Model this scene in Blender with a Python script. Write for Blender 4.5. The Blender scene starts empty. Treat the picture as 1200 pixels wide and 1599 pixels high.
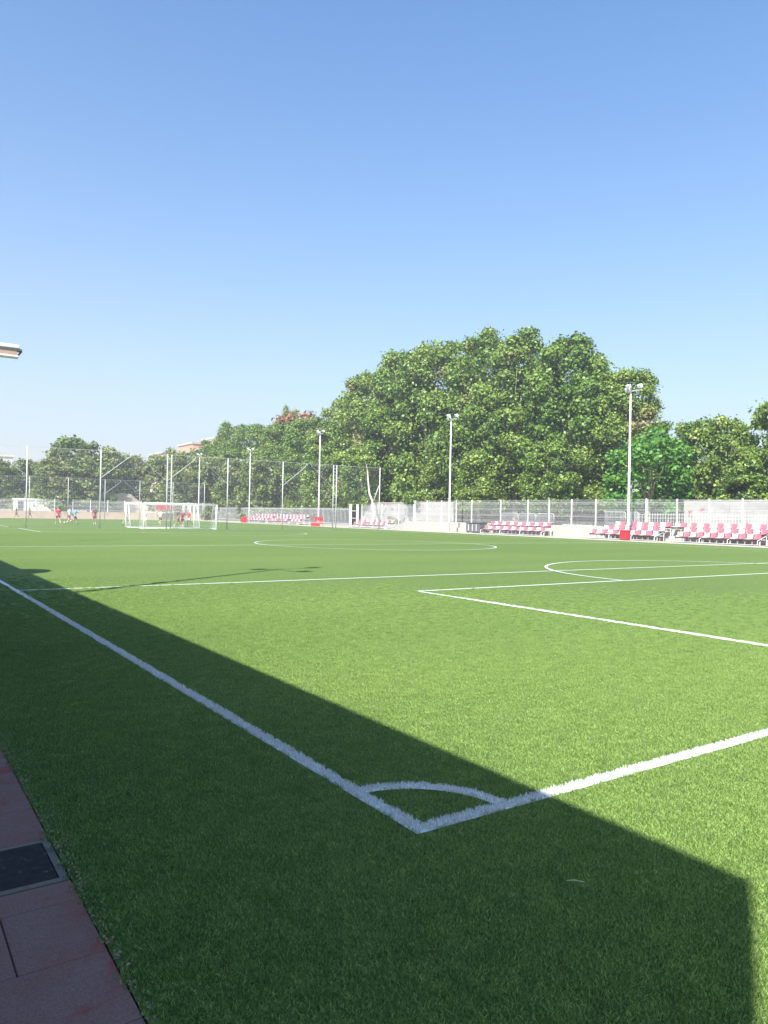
import bpy, math, random
import numpy as np
from mathutils import Vector, Matrix
R_ = math.radians
sc = bpy.context.scene
col = sc.collection
random.seed(7)

# ------------------------------------------------------------------ camera
cam_d = bpy.data.cameras.new('camera'); cam = bpy.data.objects.new('camera', cam_d); col.objects.link(cam)
cam_d.sensor_fit = 'HORIZONTAL'; cam_d.sensor_width = 36.0; cam_d.lens = 36.0 * 1169.5 / 1200.0
cam_d.clip_start = 0.05; cam_d.clip_end = 4000
_pi, _ro, _ya = 0.004537, 0.019638, 0.59949
F = Vector((math.sin(_ya)*math.cos(_pi), math.cos(_ya)*math.cos(_pi), math.sin(_pi)))
Rt = Vector((math.cos(_ya), -math.sin(_ya), 0)); U = Rt.cross(F)
Rr = Rt*math.cos(_ro) + U*math.sin(_ro); Ur = -Rt*math.sin(_ro) + U*math.cos(_ro)
M = Matrix((Rr, Ur, -F)).transposed().to_4x4(); M.translation = Vector((0, 0, 1.5))
cam.matrix_world = M
sc.camera = cam

# ------------------------------------------------------------------ light
SUN_EL = R_(44.0); AZ = Vector((0.84, 0.543)).normalized()          # horizontal direction shadows fall in
sun_d = bpy.data.lights.new('sun', 'SUN'); sun = bpy.data.objects.new('sun', sun_d); col.objects.link(sun)
sun_d.energy = 5.0; sun_d.angle = R_(0.53); sun_d.color = (1.0, 0.95, 0.86)
sd = Vector((AZ.x*math.cos(SUN_EL), AZ.y*math.cos(SUN_EL), -math.sin(SUN_EL)))
sun.rotation_euler = sd.to_track_quat('-Z', 'Y').to_euler(); sun.location = (-30, -20, 40)
w = bpy.data.worlds.new('World'); sc.world = w; w.use_nodes = True
nt = w.node_tree; nt.nodes.clear()
sky = nt.nodes.new('ShaderNodeTexSky'); sky.sky_type = 'NISHITA'; sky.sun_disc = False
sky.sun_elevation = SUN_EL; sky.sun_rotation = math.atan2(-AZ.x, -AZ.y) % (2*math.pi)
sky.altitude = 20; sky.air_density = 1.0; sky.dust_density = 1.2; sky.ozone_density = 2.2
bg = nt.nodes.new('ShaderNodeBackground'); bg.inputs[1].default_value = 0.13
wo = nt.nodes.new('ShaderNodeOutputWorld')
hs = nt.nodes.new('ShaderNodeHueSaturation'); hs.inputs['Saturation'].default_value = 1.4
nt.links.new(sky.outputs[0], hs.inputs['Color']); 
tn = nt.nodes.new('ShaderNodeMix'); tn.data_type = 'RGBA'; tn.blend_type = 'MULTIPLY'; tn.inputs[0].default_value = 1.0
tn.inputs[7].default_value = (.81, 1.0, .975, 1)
nt.links.new(hs.outputs[0], tn.inputs[6])
# pale summer haze that thickens evenly towards the horizon all round
tc = nt.nodes.new('ShaderNodeTexCoord'); sx = nt.nodes.new('ShaderNodeSeparateXYZ'); nt.links.new(tc.outputs['Generated'], sx.inputs[0])
m1 = nt.nodes.new('ShaderNodeMath'); m1.operation = 'ABSOLUTE'; nt.links.new(sx.outputs[2], m1.inputs[0])
m2 = nt.nodes.new('ShaderNodeMath'); m2.operation = 'MULTIPLY'; m2.inputs[1].default_value = -3.45; nt.links.new(m1.outputs[0], m2.inputs[0])
m3 = nt.nodes.new('ShaderNodeMath'); m3.operation = 'EXPONENT'; nt.links.new(m2.outputs[0], m3.inputs[0])
m4 = nt.nodes.new('ShaderNodeMath'); m4.operation = 'MULTIPLY'; m4.inputs[1].default_value = .96; nt.links.new(m3.outputs[0], m4.inputs[0])
hz_ = nt.nodes.new('ShaderNodeMix'); hz_.data_type = 'RGBA'; hz_.inputs[7].default_value = (3.45, 3.2, 3.35, 1)
nt.links.new(m4.outputs[0], hz_.inputs[0]); nt.links.new(tn.outputs[2], hz_.inputs[6]); nt.links.new(hz_.outputs[2], bg.inputs[0])
nt.links.new(bg.outputs[0], wo.inputs[0])
sc.view_settings.view_transform = 'Standard'; sc.view_settings.look = 'None'
sc.view_settings.gamma = 1; sc.view_settings.use_curve_mapping = False
sc.view_settings.exposure = 1.05
sc.cycles.max_bounces = 6; sc.cycles.transparent_max_bounces = 12

# ------------------------------------------------------------------ helpers
def tag(o, label=None, cat=None, group=None, kind=None):
    if label: o['label'] = label
    if cat: o['category'] = cat
    if group: o['group'] = group
    if kind: o['kind'] = kind
    return o
def empty(name, loc=(0, 0, 0), rz=0, label=None, cat=None, group=None):
    o = bpy.data.objects.new(name, None); col.objects.link(o)
    o.location = loc; o.rotation_euler = (0, 0, rz); o.empty_display_size = .1
    return tag(o, label, cat, group)
class MB:
    def __init__(s): s.v = []; s.f = []
    def box(s, x0, y0, z0, x1, y1, z1):
        n = len(s.v)
        s.v += [(x0,y0,z0),(x1,y0,z0),(x1,y1,z0),(x0,y1,z0),(x0,y0,z1),(x1,y0,z1),(x1,y1,z1),(x0,y1,z1)]
        s.f += [tuple(n+i for i in q) for q in ((0,3,2,1),(4,5,6,7),(0,1,5,4),(1,2,6,5),(2,3,7,6),(3,0,4,7))]
        return s
    def cbox(s, c, d): return s.box(c[0]-d[0]/2, c[1]-d[1]/2, c[2]-d[2]/2, c[0]+d[0]/2, c[1]+d[1]/2, c[2]+d[2]/2)
    def tube(s, pts, rad, n=8, cap=True):
        pts = [Vector(p) for p in pts]
        if not hasattr(rad, '__len__'): rad = [rad]*len(pts)
        base = len(s.v); up = None
        for i, p in enumerate(pts):
            if i == 0: t = pts[1]-pts[0]
            elif i == len(pts)-1: t = pts[-1]-pts[-2]
            else: t = (pts[i+1]-pts[i]).normalized() + (pts[i]-pts[i-1]).normalized()
            t.normalize()
            if up is None:
                up = Vector((0,0,1)) if abs(t.z) < .9 else Vector((1,0,0))
            a = t.cross(up).normalized(); b = a.cross(t).normalized(); up = b
            for k in range(n):
                an = 2*math.pi*k/n
                s.v.append(tuple(p + (a*math.cos(an)+b*math.sin(an))*rad[i]))
        for i in range(len(pts)-1):
            for k in range(n):
                k2 = (k+1) % n
                s.f.append((base+i*n+k, base+i*n+k2, base+(i+1)*n+k2, base+(i+1)*n+k))
        if cap:
            s.f.append(tuple(base+k for k in range(n))[::-1])
            s.f.append(tuple(base+(len(pts)-1)*n+k for k in range(n)))
        return s
    def quad(s, a, b, c, d):
        n = len(s.v); s.v += [a, b, c, d]; s.f.append((n, n+1, n+2, n+3)); return s
    def mesh(s, name, mat, smooth=False):
        m = bpy.data.meshes.new(name); m.from_pydata([tuple(v) for v in s.v], [], s.f); m.update()
        if mat: m.materials.append(mat)
        if smooth: m.polygons.foreach_set('use_smooth', [True]*len(m.polygons))
        return m
    def build(s, name, mat, parent=None, smooth=False, loc=(0,0,0), rz=0):
        return put(name, s.mesh(name, mat, smooth), parent, loc, rz)
def put(name, mesh, parent=None, loc=(0,0,0), rz=0, scale=None):
    o = bpy.data.objects.new(name, mesh); col.objects.link(o); o.location = loc; o.rotation_euler = (0,0,rz)
    if scale: o.scale = scale
    if parent: o.parent = parent
    return o
def bevel(o, w=.01, seg=2):
    b = o.modifiers.new('bevel', 'BEVEL'); b.width = w; b.segments = seg; b.limit_method = 'ANGLE'; return o
def copy_tree(o, parent=None):
    c = o.copy(); col.objects.link(c); c.parent = parent
    for ch in list(o.children): copy_tree(ch, c)
    return c

# ------------------------------------------------------------------ materials
def mat_new(name):
    m = bpy.data.materials.new(name); m.use_nodes = True
    t = m.node_tree; b = t.nodes['Principled BSDF']; return m, t, b
def N(t, k, **kw):
    n = t.nodes.new(k)
    for a, v in kw.items(): setattr(n, a, v)
    return n
def ramp(t, fac, stops):
    r = t.nodes.new('ShaderNodeValToRGB'); e = r.color_ramp.elements
    e[0].position = stops[0][0]; e[0].color = (*stops[0][1], 1)
    e[1].position = stops[-1][0]; e[1].color = (*stops[-1][1], 1)
    for p, c in stops[1:-1]:
        q = e.new(p); q.color = (*c, 1)
    t.links.new(fac, r.inputs[0]); return r.outputs[0]
def noise(t, scale, detail=4, rough=.55, vec=None, stretch=None):
    n = t.nodes.new('ShaderNodeTexNoise'); n.inputs['Scale'].default_value = scale
    n.inputs['Detail'].default_value = detail; n.inputs['Roughness'].default_value = rough
    if vec is None:
        g = t.nodes.new('ShaderNodeNewGeometry'); vec = g.outputs['Position']
    if stretch:
        mp = t.nodes.new('ShaderNodeMapping'); mp.inputs['Scale'].default_value = stretch
        t.links.new(vec, mp.inputs[0]); vec = mp.outputs[0]
    t.links.new(vec, n.inputs['Vector']); return n.outputs['Fac']
def mix(t, fac, a, b, mode='MIX'):
    m = t.nodes.new('ShaderNodeMix'); m.data_type = 'RGBA'; m.blend_type = mode
    if isinstance(fac, float): m.inputs[0].default_value = fac
    else: t.links.new(fac, m.inputs[0])
    for k, x in ((6, a), (7, b)):
        if isinstance(x, tuple): m.inputs[k].default_value = (*x, 1)
        else: t.links.new(x, m.inputs[k])
    return m.outputs[2]
def grime(name, c, rough=.6, amt=.2, scale=3, metal=0., bump=0., bscale=40, objrand=0.):
    """base colour broken by two scales of wear"""
    m, t, b = mat_new(name)
    d = tuple(x*(1-amt) for x in c); l = tuple(min(1, x*(1+amt*.5)) for x in c)
    c1 = ramp(t, noise(t, scale, 6, .65), [(.3, d), (.7, l)])
    if objrand:
        oi = N(t, 'ShaderNodeObjectInfo')
        v = ramp(t, oi.outputs['Random'], [(0, (1-objrand,)*3), (1, (1, 1, 1))])
        c1 = mix(t, 1.0, c1, v, 'MULTIPLY')
    t.links.new(c1, b.inputs['Base Color'])
    b.inputs['Roughness'].default_value = rough; b.inputs['Metallic'].default_value = metal
    if bump:
        bn = N(t, 'ShaderNodeBump'); bn.inputs['Strength'].default_value = bump; bn.inputs['Distance'].default_value = .01
        t.links.new(noise(t, bscale, 5), bn.inputs['Height']); t.links.new(bn.outputs[0], b.inputs['Normal'])
    return m

def turf_sheet_mat():
    m, t, b = mat_new('turf_sheet')
    fine = noise(t, 26, 6, .75); mid = noise(t, 6.5, 5, .7); big = noise(t, .16, 3, .5, stretch=(.35, 1.6, 1))
    c = ramp(t, fine, [(.28, (.035, .075, .016)), (.5, (.12, .19, .041)), (.72, (.235, .305, .085))])
    c = mix(t, 1.0, c, ramp(t, mid, [(.3, (.74, .78, .76)), (.7, (1.16, 1.12, 1.08))]), 'MULTIPLY')
    c = mix(t, 1.0, c, ramp(t, big, [(.35, (.86, .9, .88)), (.65, (1.06, 1.03, 1.02))]), 'MULTIPLY')
    t.links.new(c, b.inputs['Base Color']); b.inputs['Roughness'].default_value = .85
    b.inputs['Specular IOR Level'].default_value = .25
    bn = N(t, 'ShaderNodeBump'); bn.inputs['Strength'].default_value = .6; bn.inputs['Distance'].default_value = .02
    t.links.new(fine, bn.inputs['Height']); t.links.new(bn.outputs[0], b.inputs['Normal'])
    return m
def blade_mat(name, lo, mid_, hi, transl=.04, big=True):
    m, t, b = mat_new(name)
    at = N(t, 'ShaderNodeAttribute'); at.attribute_name = 'bl'
    c = ramp(t, at.outputs['Fac'], [(0, lo), (.5, mid_), (1, hi)])
    if big:
        c = mix(t, 1.0, c, ramp(t, noise(t, 6.5, 5, .7), [(.3, (.74, .78, .76)), (.7, (1.16, 1.12, 1.08))]), 'MULTIPLY')
        c = mix(t, 1.0, c, ramp(t, noise(t, .16, 3, .5, stretch=(.35, 1.6, 1)), [(.35, (.86, .9, .88)), (.65, (1.06, 1.03, 1.02))]), 'MULTIPLY')
    t.links.new(c, b.inputs['Base Color']); b.inputs['Roughness'].default_value = .5
    b.inputs['Specular IOR Level'].default_value = .3
    tr = N(t, 'ShaderNodeBsdfTranslucent'); t.links.new(c, tr.inputs[0])
    ms = N(t, 'ShaderNodeMixShader'); ms.inputs[0].default_value = transl
    t.links.new(b.outputs[0], ms.inputs[1]); t.links.new(tr.outputs[0], ms.inputs[2])
    t.links.new(ms.outputs[0], t.nodes['Material Output'].inputs[0])
    return m
def leaf_mat(name, dark, midc, lite, odd=None):
    m, t, b = mat_new(name)
    at = N(t, 'ShaderNodeAttribute'); at.attribute_name = 'tint'
    c = ramp(t, at.outputs['Fac'], [(0, dark), (.5, midc), (.9, lite)])
    oi = N(t, 'ShaderNodeObjectInfo')
    c = mix(t, 1.0, c, ramp(t, oi.outputs['Random'], [(0, (.82, .9, .8)), (1, (1.12, 1.05, 1.0))]), 'MULTIPLY')
    if odd:
        f = ramp(t, noise(t, .22, 2, .5), [(.63, (0, 0, 0)), (.74, (1, 1, 1))])
        c = mix(t, f, c, odd)
    t.links.new(c, b.inputs['Base Color']); b.inputs['Roughness'].default_value = .45
    b.inputs['Specular IOR Level'].default_value = .4
    tr = N(t, 'ShaderNodeBsdfTranslucent'); t.links.new(c, tr.inputs[0])
    ms = N(t, 'ShaderNodeMixShader'); ms.inputs[0].default_value = .2
    t.links.new(b.outputs[0], ms.inputs[1]); t.links.new(tr.outputs[0], ms.inputs[2])
    t.links.new(ms.outputs[0], t.nodes['Material Output'].inputs[0])
    return m
def slab_mat():
    m, t, b = mat_new('paving_slab')
    oi = N(t, 'ShaderNodeObjectInfo')
    c = ramp(t, oi.outputs['Random'], [(0, (.29, .14, .115)), (.5, (.30, .16, .13)), (1, (.30, .175, .145))])
    patch = ramp(t, noise(t, 5, 5, .6), [(.42, (0, 0, 0)), (.62, (1, 1, 1))])
    c = mix(t, patch, c, (.29, .175, .15))
    red = ramp(t, noise(t, 3.3, 4, .6, stretch=(1, 1.7, 1)), [(.55, (0, 0, 0)), (.66, (1, 1, 1))])
    c = mix(t, red, c, (.36, .095, .08))
    sp = ramp(t, noise(t, 160, 3, .7), [(.35, (.72, .72, .72)), (.6, (1.05, 1.05, 1.05))])
    c = mix(t, 1.0, c, sp, 'MULTIPLY')
    t.links.new(c, b.inputs['Base Color']); b.inputs['Roughness'].default_value = .9; b.inputs['Specular IOR Level'].default_value = .12
    bn = N(t, 'ShaderNodeBump'); bn.inputs['Strength'].default_value = .35; bn.inputs['Distance'].default_value = .003
    t.links.new(noise(t, 120, 4), bn.inputs['Height']); t.links.new(bn.outputs[0], b.inputs['Normal'])
    return m
def lid_mat():
    m, t, b = mat_new('drain_lid')
    c = ramp(t, noise(t, 22, 6, .7), [(.35, (.034, .028, .030)), (.6, (.05, .042, .044)), (.74, (.24, .22, .22))])
    t.links.new(c, b.inputs['Base Color']); b.inputs['Roughness'].default_value = .85; b.inputs['Specular IOR Level'].default_value = .1
    return m

M_turf = turf_sheet_mat()
M_blade = blade_mat('turf_blade', (.045, .105, .020), (.17, .285, .062), (.40, .53, .18))
M_wblade = blade_mat('white_turf_blade', (.56, .58, .57), (.78, .79, .79), (.86, .87, .88), .15, False)
M_line = grime('line_white', (.74, .76, .74), .8, .06, 20)
M_slab = slab_mat(); M_lid = lid_mat()
M_mortar = grime('joint_sand', (.14, .10, .085), .95, .4, 30)
M_frame_st = grime('lid_frame', (.14, .115, .09), .55, .3, 25, .3)
M_ground = grime('ground_earth', (.34, .30, .24), .95, .18, .3)
M_pave = grime('pavement', (.42, .375, .335), .85, .14, 1.2, bump=.2)
M_conc = grime('concrete', (.44, .395, .35), .85, .16, 1.5, bump=.2)
M_kerb = grime('kerb', (.50, .46, .42), .8, .15, 2)
M_galv = grime('galvanised', (.52, .53, .54), .6, .12, 5)
M_galvw = grime('painted_white', (.78, .78, .77), .4, .08, 3)
M_wire = grime('fence_wire', (.70, .71, .71), .5, .08, 5)
M_net = grime('net_cord', (.62, .64, .64), .7, .05, 5)
M_post_goal = grime('goal_white', (.86, .87, .87), .35, .04, 4)
M_red = grime('seat_red', (.40, .13, .165), .4, .1, 6)
M_white = grime('seat_white', (.44, .42, .43), .4, .08, 6)
M_redbox = grime('red_plastic', (.60, .03, .04), .4, .1, 5)
M_dark = grime('dark_metal', (.06, .06, .065), .5, .25, 6)
M_grey = grime('grey_cover', (.12, .12, .13), .7, .3, 5)
M_lampw = grime('lamp_housing', (.74, .74, .72), .4, .1, 8)
M_lampb = grime('lamp_glass', (.22, .12, .09), .3, .2, 8)
M_glass = grime('lamp_front', (.45, .47, .5), .15, .1, 5)
M_bark = grime('plane_bark', (.30, .27, .21), .85, .45, 2.5, bump=.4, bscale=12)
M_barkp = grime('pale_bark', (.58, .56, .50), .8, .25, 3)
M_leaf = leaf_mat('plane_leaf', (.04, .09, .017), (.155, .255, .042), (.35, .44, .11), (.29, .26, .10))
M_leafg = leaf_mat('bright_leaf', (.045, .13, .02), (.11, .27, .04), (.19, .38, .07))
M_leafo = leaf_mat('olive_leaf', (.08, .115, .03), (.18, .235, .065), (.31, .37, .12), (.30, .27, .12))
M_leafr = leaf_mat('rust_leaf', (.12, .08, .05), (.30, .17, .09), (.42, .27, .13))
M_wallp = None

def link_box(name, mat, dims, loc, **kw):
    o = MB().box(*dims).build(name, mat, loc=loc); tag(o, **kw); return o

# ------------------------------------------------------------------ ground and pitch
def sheet(name, x0, y0, x1, y1, z, mat, kind='structure'):
    o = MB().quad((x0,y0,z),(x1,y0,z),(x1,y1,z),(x0,y1,z)).build(name, mat); tag(o, kind=kind); return o
PE = 0.69                                       # edge of the paved path
sheet('ground', -1500, -1500, 1500, 2500, -.06, M_ground)
sheet('turf_pitch', PE+.004, -14, 44.3, 124.5, 0.0, M_turf)
k = MB().box(44.3, -14, -.05, 44.5, 124.5, .05).build('kerb', M_kerb); tag(k, kind='structure')
k = MB().box(44.5, -14, -.05, 48.6, 124.5, .03).build('pavement', M_pave); tag(k, kind='structure')
k = MB().box(48.15, -14, .031, 48.6, 66.5, .42).box(48.6, -14, -.05, 130, 66.5, .90).build('terrace', M_conc); tag(k, kind='structure')
k = MB().box(48.6, 66.504, -.05, 130, 126.5, .06).build('street_pavement', M_pave); tag(k, kind='structure')
k = MB().box(-80, 126.5, -.05, 200, 127.0, 1.15).box(-80, 127.0, -.05, 200, 180, 1.0).build('far_bank', grime('beige_bank', (.50, .40, .32), .9, .14, .8)); tag(k, kind='structure')

# painted / inlaid markings: (name, polyline, closed)
XT, YG, X1, X2, XC = 2.184, 2.846, 9.01, 34.0, 21.5
YP, Y12, YH, YP2, Y12b, YG2 = 11.945, 15.007, 32.17, 52.43, 49.4, 61.5
X3 = 40.8; LW = .08
def arc(cx, cy, r, a0, a1, n=96):
    return [(cx+r*math.cos(R_(a0+(a1-a0)*i/n)), cy+r*math.sin(R_(a0+(a1-a0)*i/n))) for i in range(n+1)]
marks = [
 ('touchline', [(XT, YG-LW/2), (XT, YG2+LW/2)], 0.),
 ('touchline', [(X3, YG-LW/2), (X3, YG2+LW/2)], 0.),
 ('goal_line', [(XT+LW/2, YG), (X3-LW/2, YG)], 0.),
 ('goal_line', [(XT+LW/2, YG2), (X3-LW/2, YG2)], 0.),
 ('halfway_line', [(XT+LW/2, YH), (X3-LW/2, YH)], 0.),
 ('twelve_metre_line', [(XT+LW/2, Y12), (X3-LW/2, Y12)], 0.),
 ('penalty_area_line', [(X1, YG+LW/2), (X1, YP-LW/2)], 0.),
 ('penalty_area_line', [(X1-LW/2, YP), (X2+LW/2, YP)], 0.),
 ('penalty_area_line', [(X2, YG+LW/2), (X2, YP-LW/2)], 0.),
 ('penalty_area_line', [(X1, YP2+LW/2), (X1, YG2-LW/2)], 0.),
 ('penalty_area_line', [(X1-LW/2, YP2), (X2+LW/2, YP2)], 0.),
 ('penalty_area_line', [(X2, YP2+LW/2), (X2, YG2-LW/2)], 0.),
 ('corner_arc', arc(XT, YG, .56, 4, 86, 24), .004),
 ('corner_arc', arc(X3, YG, .56, 94, 176, 24), .004),
 ('penalty_arc', arc(XC, YP-.05, 6.12, 0, 180), .004),
 ('penalty_arc', arc(XC, YP2+.05, 6.12, 180, 360), .004),
 ('centre_circle', arc(XC, YH, 6.15, 0, 360, 144), .004),
 # the next pitch beyond the net
 ('goal_line', [(XT, 66.6), (X3, 66.6)], 0.), ('penalty_area_line', [(X1, 75.7), (X2, 75.7)], 0.),
 ('penalty_area_line', [(X1, 66.7), (X1, 75.6)], 0.), ('halfway_line', [(XT, 95.), (X3, 95.)], 0.)]
def strip(pts, w, z):
    mb = MB(); L = []; Rg = []
    for i, p in enumerate(pts):
        a = Vector(pts[max(0, i-1)]); b = Vector(pts[min(len(pts)-1, i+1)]); d = (b-a).normalized(); n = Vector((-d.y, d.x))
        L.append(Vector(p)+n*w/2); Rg.append(Vector(p)-n*w/2)
    for i in range(len(pts)-1):
        mb.quad((*Rg[i], z), (*Rg[i+1], z), (*L[i+1], z), (*L[i], z))
    return mb
for nm, pts, dz in marks:
    o = strip(pts, LW, .004+dz).build(nm, M_line); tag(o, kind='structure')

# ---- turf blades close to the camera (geometry nodes, one object each)
def turf_nodes(name, mat, h, patch, grid, hr, tilt=.55):
    g = bpy.data.node_groups.new(name, 'GeometryNodeTree')
    g.interface.new_socket('Geometry', in_out='INPUT', socket_type='NodeSocketGeometry')
    g.interface.new_socket('Geometry', in_out='OUTPUT', socket_type='NodeSocketGeometry')
    n = g.nodes; l = g.links
    gi = n.new('NodeGroupInput'); go = n.new('NodeGroupOutput')
    cone = n.new('GeometryNodeMeshCone'); cone.fill_type = 'NONE'
    cone.inputs['Vertices'].default_value = 3; cone.inputs['Side Segments'].default_value = 1
    cone.inputs['Radius Top'].default_value = .0005; cone.inputs['Radius Bottom'].default_value = hr; cone.inputs['Depth'].default_value = h
    tr0 = n.new('GeometryNodeTransform'); tr0.inputs['Translation'].default_value = (0, 0, 0)
    tr0.inputs['Scale'].default_value = (1, .35, 1)
    l.new(cone.outputs[0], tr0.inputs[0])
    gr = n.new('GeometryNodeMeshGrid'); gr.inputs['Size X'].default_value = patch; gr.inputs['Size Y'].default_value = patch
    gr.inputs['Vertices X'].default_value = grid; gr.inputs['Vertices Y'].default_value = grid
    sp = n.new('GeometryNodeSetPosition'); rv = n.new('FunctionNodeRandomValue'); rv.data_type = 'FLOAT_VECTOR'
    j = patch/grid*.8
    rv.inputs[0].default_value = (-j, -j, -.006); rv.inputs[1].default_value = (j, j, .0)
    l.new(gr.outputs[0], sp.inputs[0]); l.new(rv.outputs[0], sp.inputs['Offset'])
    io = n.new('GeometryNodeInstanceOnPoints'); l.new(sp.outputs[0], io.inputs['Points']); l.new(tr0.outputs[0], io.inputs['Instance'])
    rr = n.new('FunctionNodeRandomValue'); rr.data_type = 'FLOAT_VECTOR'
    rr.inputs[0].default_value = (-tilt, -tilt, 0); rr.inputs[1].default_value = (tilt, tilt, 6.283); rr.inputs['Seed'].default_value = 3
    l.new(rr.outputs[0], io.inputs['Rotation'])
    rs = n.new('FunctionNodeRandomValue'); rs.data_type = 'FLOAT'
    rs.inputs[2].default_value = .7; rs.inputs[3].default_value = 1.25; rs.inputs['Seed'].default_value = 5
    l.new(rs.outputs[1], io.inputs['Scale'])
    sn = n.new('GeometryNodeStoreNamedAttribute'); sn.data_type = 'FLOAT'; sn.domain = 'INSTANCE'; sn.inputs['Name'].default_value = 'bl'
    rb = n.new('FunctionNodeRandomValue'); rb.data_type = 'FLOAT'; rb.inputs['Seed'].default_value = 9
    l.new(io.outputs[0], sn.inputs['Geometry']); l.new(rb.outputs[1], sn.inputs['Value'])
    re = n.new('GeometryNodeRealizeInstances'); l.new(sn.outputs[0], re.inputs[0])
    tz = n.new('GeometryNodeTransform'); tz.inputs['Translation'].default_value = (0, 0, h*.46)
    l.new(re.outputs[0], tz.inputs[0])
    sm = n.new('GeometryNodeSetMaterial'); sm.inputs['Material'].default_value = mat; l.new(tz.outputs[0], sm.inputs[0])
    i2 = n.new('GeometryNodeInstanceOnPoints'); l.new(gi.outputs[0], i2.inputs['Points']); l.new(sm.outputs[0], i2.inputs['Instance'])
    r2 = n.new('FunctionNodeRandomValue'); r2.data_type = 'FLOAT_VECTOR'
    r2.inputs[0].default_value = (-.08, -.08, 0); r2.inputs[1].default_value = (.08, .08, 6.283); r2.inputs['Seed'].default_value = 13
    l.new(r2.outputs[0], i2.inputs['Rotation'])
    s2 = n.new('FunctionNodeRandomValue'); s2.data_type = 'FLOAT'
    s2.inputs[2].default_value = .8; s2.inputs[3].default_value = 1.15; s2.inputs['Seed'].default_value = 15
    l.new(s2.outputs[1], i2.inputs['Scale'])
    l.new(i2.outputs[0], go.inputs[0])
    return g
def points_obj(name, P, group):
    m = bpy.data.meshes.new(name); m.vertices.add(len(P)); m.vertices.foreach_set('co', P.astype(np.float32).ravel()); m.update()
    o = bpy.data.objects.new(name, m); col.objects.link(o)
    md = o.modifiers.new('turf', 'NODES'); md.node_group = group
    return o
rng = np.random.default_rng(5)
def in_view(P, mL=.56, mR=.56, far=99):
    dep = P[:, 0]*F.x + P[:, 1]*F.y; lat = P[:, 0]*Rt.x + P[:, 1]*Rt.y
    return (dep > 1.6) & (dep < far) & (np.abs(lat) < mL*dep + .6), dep
def dist_marks(P):
    d = np.full(len(P), 9.)
    for nm, pts, dz in marks:
        A = np.array(pts[:-1]); B = np.array(pts[1:])
        for a, b in zip(A, B):
            if min(a[1], b[1]) > 22: continue
            ab = b-a; t = np.clip(((P[:, :2]-a) @ ab)/(ab @ ab), 0, 1)
            q = a + t[:, None]*ab; d = np.minimum(d, np.hypot(*(P[:, :2]-q).T))
    return d
st = .048
gx, gy = np.meshgrid(np.arange(PE+.02, 18, st), np.arange(-1.5, 19, st))
P = np.stack([gx.ravel(), gy.ravel(), np.zeros(gx.size)], 1); P[:, :2] += rng.uniform(-st/2, st/2, (len(P), 2))
ok, dep = in_view(P, far=17); keep = ok & (rng.random(len(P)) < np.clip((17-dep)/11.5, 0, 1)**1.3)
P = P[keep]; P = P[(P[:, 0] > PE+.02)]
dm = dist_marks(P); P = P[dm > .052]
g_green = turf_nodes('turf_blades_nodes', M_blade, .0120, .075, 12, .0017, .85)
o = points_obj('turf_blades', P, g_green); tag(o, 'short green artificial turf blades around the corner of the pitch', 'grass', kind='stuff')
W = []
for nm, pts, dz in marks:
    for a, b in zip(np.array(pts[:-1]), np.array(pts[1:])):
        if min(a[1], b[1]) > 14 or min(a[0], b[0]) > 14: continue
        L = np.linalg.norm(b-a); L2 = min(L, 16.)
        n_ = int(L2*LW*6800) + 1
        s_ = rng.random(n_)*L2/L; off = rng.uniform(-LW/2, LW/2, n_)
        d = (b-a)/L; nn = np.array([-d[1], d[0]])
        W.append(a + s_[:, None]*(b-a) + off[:, None]*nn)
W = np.concatenate(W); W = np.c_[W, np.full(len(W), .004)]
okw, dep = in_view(W, far=14); W = W[okw & (rng.random(len(W)) < np.clip((14-dep)/5, 0, 1))]
g_white = turf_nodes('white_blades_nodes', M_wblade, .014, .010, 2, .0026)
o = points_obj('white_turf_blades', W, g_white); tag(o, 'white inlaid turf blades of the corner markings', 'grass', kind='stuff')

# ------------------------------------------------------------------ paved path with slabs, drain lid
path = MB().box(-.95, -6, -.05, PE, 60, -.012).build('path', M_mortar); tag(path, kind='structure')
def slab(x0, y0, x1, y1):
    g = .0018
    z = random.uniform(-.0015, .0015)
    mb = MB().box(x0+g, y0+g, -.03, x1-g, y1-g, .004+z)
    o = mb.build('paving_slab', M_slab, path); bevel(o, .003, 1)
ys = [3.03 - .405*k for k in range(10, 0, -1)] + [3.03, 3.20]
rowi = 0
for a, b in zip(ys[:-1], ys[1:]):
    rowi += 1
    if b == 3.20: xs = [PE, -.1, -.9, -1.7]
    elif rowi % 2 == 0: xs = [PE, .41, .0, -.4, -.8, -1.2]
    else: xs = [PE, .20, -.2, -.6, -1.0, -1.4]
    for c, d in zip(xs[1:], xs[:-1]): slab(c, a, d, b)
slab(-1.7, 3.205, .02, 3.655)
y = 3.66
while y < 12:
    for c, d in ((.16, PE), (-.4, .16), (-.95, -.4), (-1.5, -.95)): slab(c, y, d, y+.405)
    y += .405
fr = MB().box(.02, 3.205, -.03, PE-.004, 3.24, .0045).box(.02, 3.625, -.03, PE-.004, 3.655, .0045).box(.655, 3.24, -.03, PE-.004, 3.625, .0045)
dl = empty('drain_cover', (0, 0, 0), 0, 'dark rectangular drain cover set in the paved path beside the turf', 'drain cover')
fr.build('frame', M_frame_st, dl); o = MB().box(.02, 3.243, -.03, .652, 3.622, .003).build('lid', M_lid, dl); bevel(o, .003)
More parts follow.
